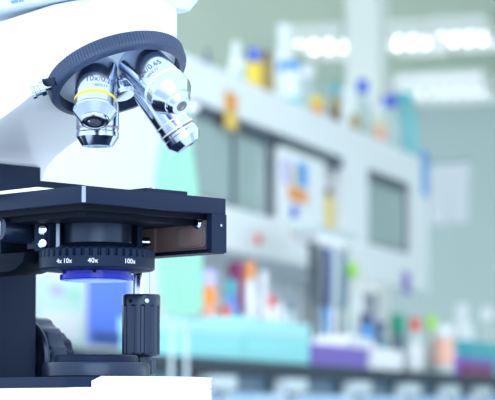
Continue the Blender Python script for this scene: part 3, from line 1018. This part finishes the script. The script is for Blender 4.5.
# long one behind, pointing right
objective(-PI / 2, [(0.0112, -0.008), (0.0112, 0.0330), (0.0116, 0.0332), (0.0116, 0.0345), (0.0110, 0.0346), (0.0110, 0.0374), (0.0116, 0.0375), (0.0116, 0.0390)],
          [(0.0116, 0.0390), (0.0120, 0.0396), (0.0120, 0.0432), (0.0086, 0.0478), (0.0080, 0.0480), (0.0045, 0.0482), (0.0042, 0.0476)],
          [(0.0114, 0.0347, 0.0359, 'white_ring'), (0.0114, 0.0361, 0.0373, 'lens_dark'), (0.0114, 0.0290, 0.0302, 'white_ring')], [], (0.0480, 0.0042, 'lens_dark'))

# ---- stage
ZS = 0.1517
stage = obj('stage', prism([(-0.063, -0.0585), (-0.0615, -0.060), (0.054, -0.060), (0.0545, -0.0595), (0.0545, 0.068), (-0.063, 0.068)], ZS - 0.0101, ZS), 'black_metal', MS, bev=0.0004)
obj('corner_edge', prism([(-0.06315, -0.0585), (-0.0615, -0.06015), (-0.0610, -0.0598), (-0.0627, -0.0580)], ZS - 0.0099, ZS - 0.0003), 'edge', stage)  # highlight on the corner chamfer, put in as a paler strip
bm = bmesh.new()
add_box(bm, -0.058, 0.050, -0.053, 0.062, ZS - 0.0135, ZS - 0.0101)
add_box(bm, -0.050, 0.040, -0.046, 0.060, ZS - 0.0165, ZS - 0.0135)
obj('lower_plate', bm, 'black_deep', stage)
obj('slide_holder_bar', box(-0.078, 0.012, 0.026, 0.040, ZS, ZS + 0.0118), 'black_metal', stage, bev=0.0008)
obj('slide_holder_end', box(-0.077, -0.062, 0.0225, 0.026, ZS, ZS + 0.0085), 'black_gloss', stage, bev=0.0006)
obj('slide', prism([(-0.0615, -0.016), (-0.036, -0.016), (-0.036, 0.022), (-0.0615, 0.022)], ZS + 0.0001, ZS + 0.0022), 'white_ring', stage)
obj('clip_plate', box(-0.012, 0.022, -0.059, -0.040, ZS, ZS + 0.0022), 'black_metal', stage, bev=0.0006)
obj('clip_screw', lathe([(0.0022, 0), (0.0022, 0.0012), (0.0012, 0.0016)], 16, Matrix.Translation((-0.004, -0.0565, ZS + 0.0022))), 'steel', stage)
# carrier block between stage and column
cb = obj('stage_carrier', box(-0.033, 0.026, 0.055, 0.0994, 0.119, ZS - 0.0166), 'black_metal', MS, bev=0.001)
obj('carrier_block', box(-0.036, 0.031, 0.0935, 0.0994, ZS - 0.0166, 0.1815), 'black_metal', cb, bev=0.0006)
# hanging bracket with the drive at the right side of the stage
br = empty('stage_drive_bracket')
br.parent = MS
zb0, zb1 = ZS - 0.0345, ZS - 0.0101
bm = bmesh.new()
add_box(bm, 0.046, 0.0545, -0.060, 0.046, zb0 + 0.0022, zb1)
obj('side_plate', bm, 'bracket', br)
obj('front_plate', box(0.0418, 0.0546, -0.0602, -0.0555, zb0 + 0.0005, zb1), 'black_metal', br, bev=0.0003)
obj('bottom_flange', box(0.0405, 0.0547, -0.058, 0.048, zb0, zb0 + 0.0024), 'black_deep', br)
obj('rail', box(0.0440, 0.0462, -0.005, 0.046, zb0 + 0.003, zb1 - 0.006), 'bracket', br, bev=0.0006)
fr = axis_frame((0.046, -0.0385, zb0 + 0.0103), (-1, 0, 0), (0, 0, 1))
pk = prism([(a, b) for a, b in round_rect(-0.0062, 0.0080, -0.0130, 0.0130, 0.0025, 6)], 0, 0.0012)
obj('pocket', pk, 'bracket_pocket', br, fr)
pk = prism([(a, b) for a, b in round_rect(-0.0048, 0.0066, -0.0105, 0.0105, 0.0022, 6)], 0.0012, 0.0017)
obj('pocket_window', pk, 'bracket', br, fr)
obj('bright_screw', lathe([(0.0038, 0), (0.0038, 0.0016), (0.0028, 0.0030), (0, 0.0034)], 20, axis_frame((0.046, -0.0440, zb1 - 0.0052), (-1, 0, 0), (0, 0, 1))), 'chrome', br)
obj('pin', lathe([(0.0008, 0), (0.0008, 0.0006)], 12, axis_frame((0.0495, -0.0602, zb1 - 0.007), (0, -1, 0), (0, 0, 1))), 'steel', br)
# coaxial drive knobs
KX, KY = 0.0482, 0.0118
TR = Matrix.Translation((KX, KY, 0))
kb = obj('stage_drive_shaft', lathe([(0.0056, 0.090), (0.0056, zb0 + 0.001)], 32, TR), 'chrome', MS)
NKB = 96
rib = lambda i, n, r, z: (1.0 if (i % 8) < 5 else 0.925) if 0.056 < z < 0.0865 else 1.0
obj('upper_drive_knob', lathe([(0.0112, 0.0540), (0.0120, 0.0548), (0.0122, 0.0555), (0.0122, 0.0565), (0.0122, 0.0862), (0.0122, 0.0872), (0.0124, 0.0925), (0.0118, 0.0940), (0.006, 0.0941)], NKB, TR, rib), 'black_gloss', kb, ang=25)
obj('lower_drive_knob', lathe([(0.0092, 0.0425), (0.0098, 0.0432), (0.0098, 0.0520), (0.007, 0.0521), (0.007, 0.0541)], 64, TR, lambda i, n, r, z: 1.0 if i % 4 < 2 else 0.97), 'black_gloss', kb, ang=25)
for th in (-2.0, -2.9):
    fr = axis_frame((KX + 0.0122 * math.cos(th), KY + 0.0122 * math.sin(th), 0.0895), (math.cos(th), math.sin(th), 0), (0, 0, 1))
    obj('set_screw', lathe([(0.0014, -0.0004), (0.0014, 0.0004), (0.0008, 0.0005)], 14, fr), 'steel' if th > -2.5 else 'black_deep', kb)

# ---- condenser
zr0, zr1 = 0.1085, 0.1195          # turning ring, local heights
cd = obj('condenser', lathe([(0.030, 0.1190), (0.0245, 0.1222), (0.0235, 0.1230), (0.0220, 0.1235), (0.0220, 0.1400), (0.0205, 0.1405)], 64), 'black_gloss', MS, ang=25)
CF = axis_frame((0, 0, 0), (0, 0, 1), CAMD)
tooth = lambda i, n, r, z: (1.0 if (i % 6) < 4 else 0.95) if 0.1142 < z < 0.1188 else 1.0
rg_ = obj('aperture_ring', lathe([(0.0225, 0.1062), (0.0300, 0.1062), (0.0352, 0.1068), (0.0362, 0.1076), (0.0362, 0.1140), (0.0362, 0.1145), (0.0362, 0.1186), (0.0352, 0.1196), (0.029, 0.1200)], 264, CF, tooth), 'black_metal', cd, ang=25)
for t, th in (('4x', -0.62), ('10x', -0.45), ('40x', 0.0), ('100x', 0.66)):
    obj('lettering', text_on_cyl(t, 0.0042, 0.03635, 0.1095, th, 1), 'ink_white', rg_, CF)
fl = obj('filter_holder', lathe([(0.0215, 0.1062), (0.0215, 0.1042), (0.0232, 0.1040), (0.0232, 0.1012), (0.0226, 0.1006), (0.0205, 0.1004)], 64), 'blue_filter', cd)
obj('filter_glass', lathe([(0.0200, 0.1008), (0.0200, 0.1002), (0, 0.1000)], 48), 'filter_glass', fl)
obj('filter_index', box(-0.0009, 0.0009, -0.0237, -0.0225, 0.1046, 0.1062), 'black_deep', fl, Matrix.Rotation(-PI / 4, 4, 'Z'))
# condenser holder: screw plate at the left, post and centring pin at the right
hl = obj('condenser_holder', box(-0.030, -0.0215, 0.0105, 0.032, 0.1205, 0.1351), 'black_metal', MS, bev=0.0006)
HFm = axis_frame((-0.0300, 0.0155, 0.128), (-0.72, -0.62, 0), (0, 0, 1))
obj('screw_plate', prism(round_rect(-0.0095, 0.0085, -0.0045, 0.0060, 0.0008, 3), -0.010, 0.0006), 'black_metal', hl, HFm)
for z in (0.0035, -0.0050):
    s_ = obj('screw', lathe([(0.0030, 0.0), (0.0031, 0.0022), (0.0024, 0.0030), (0.0010, 0.0031), (0.0009, 0.0022), (0, 0.0022)], 20), 'chrome', hl, HFm @ Matrix.Translation((z, 0.0005, 0.0006)))
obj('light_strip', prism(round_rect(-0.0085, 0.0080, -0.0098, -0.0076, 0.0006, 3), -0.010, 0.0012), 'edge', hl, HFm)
obj('holder_post', box(0.0205, 0.0248, -0.0150, -0.0050, 0.1195, ZS - 0.0166), 'black_metal', hl, bev=0.0004)
obj('centring_pin', lathe([(0.0010, -0.012), (0.0010, -0.003), (0.0030, -0.0028), (0.0030, 0.005), (0.0022, 0.0058), (0, 0.0060)], 20, axis_frame((0.0265, -0.0120, 0.1255), (0.8, -0.6, 0), (0, 0, 1))), 'chrome', hl)
# condenser height knob, pointing left
fr = axis_frame((-0.027, 0.031, 0.1312), (-0.86, 0.05, 0.03), (0, 0, 1))
hk = obj('condenser_knob', lathe([(0.0055, 0), (0.0070, 0.002), (0.0078, 0.004), (0.0080, 0.024), (0.0076, 0.0256), (0.0055, 0.0256), (0.0052, 0.0240), (0, 0.0240)], 40, fr), 'black_gloss', MS)
obj('knob_cross', prism([(-0.0045, -0.0008), (0.0045, -0.0008), (0.0045, 0.0008), (-0.0045, 0.0008)], 0.0238, 0.0250), 'steel', hk, fr)
# curved dark slide below it that carries the condenser
bm = prism([(0.031, 0.1185), (0.033, 0.112), (0.040, 0.108), (0.048, 0.1065), (0.0994, 0.1065), (0.0994, 0.1188), (0.060, 0.1188)], -0.033, -0.004, 'x')
obj('condenser_slide', bm, 'black_deep', MS, bev=0.001)
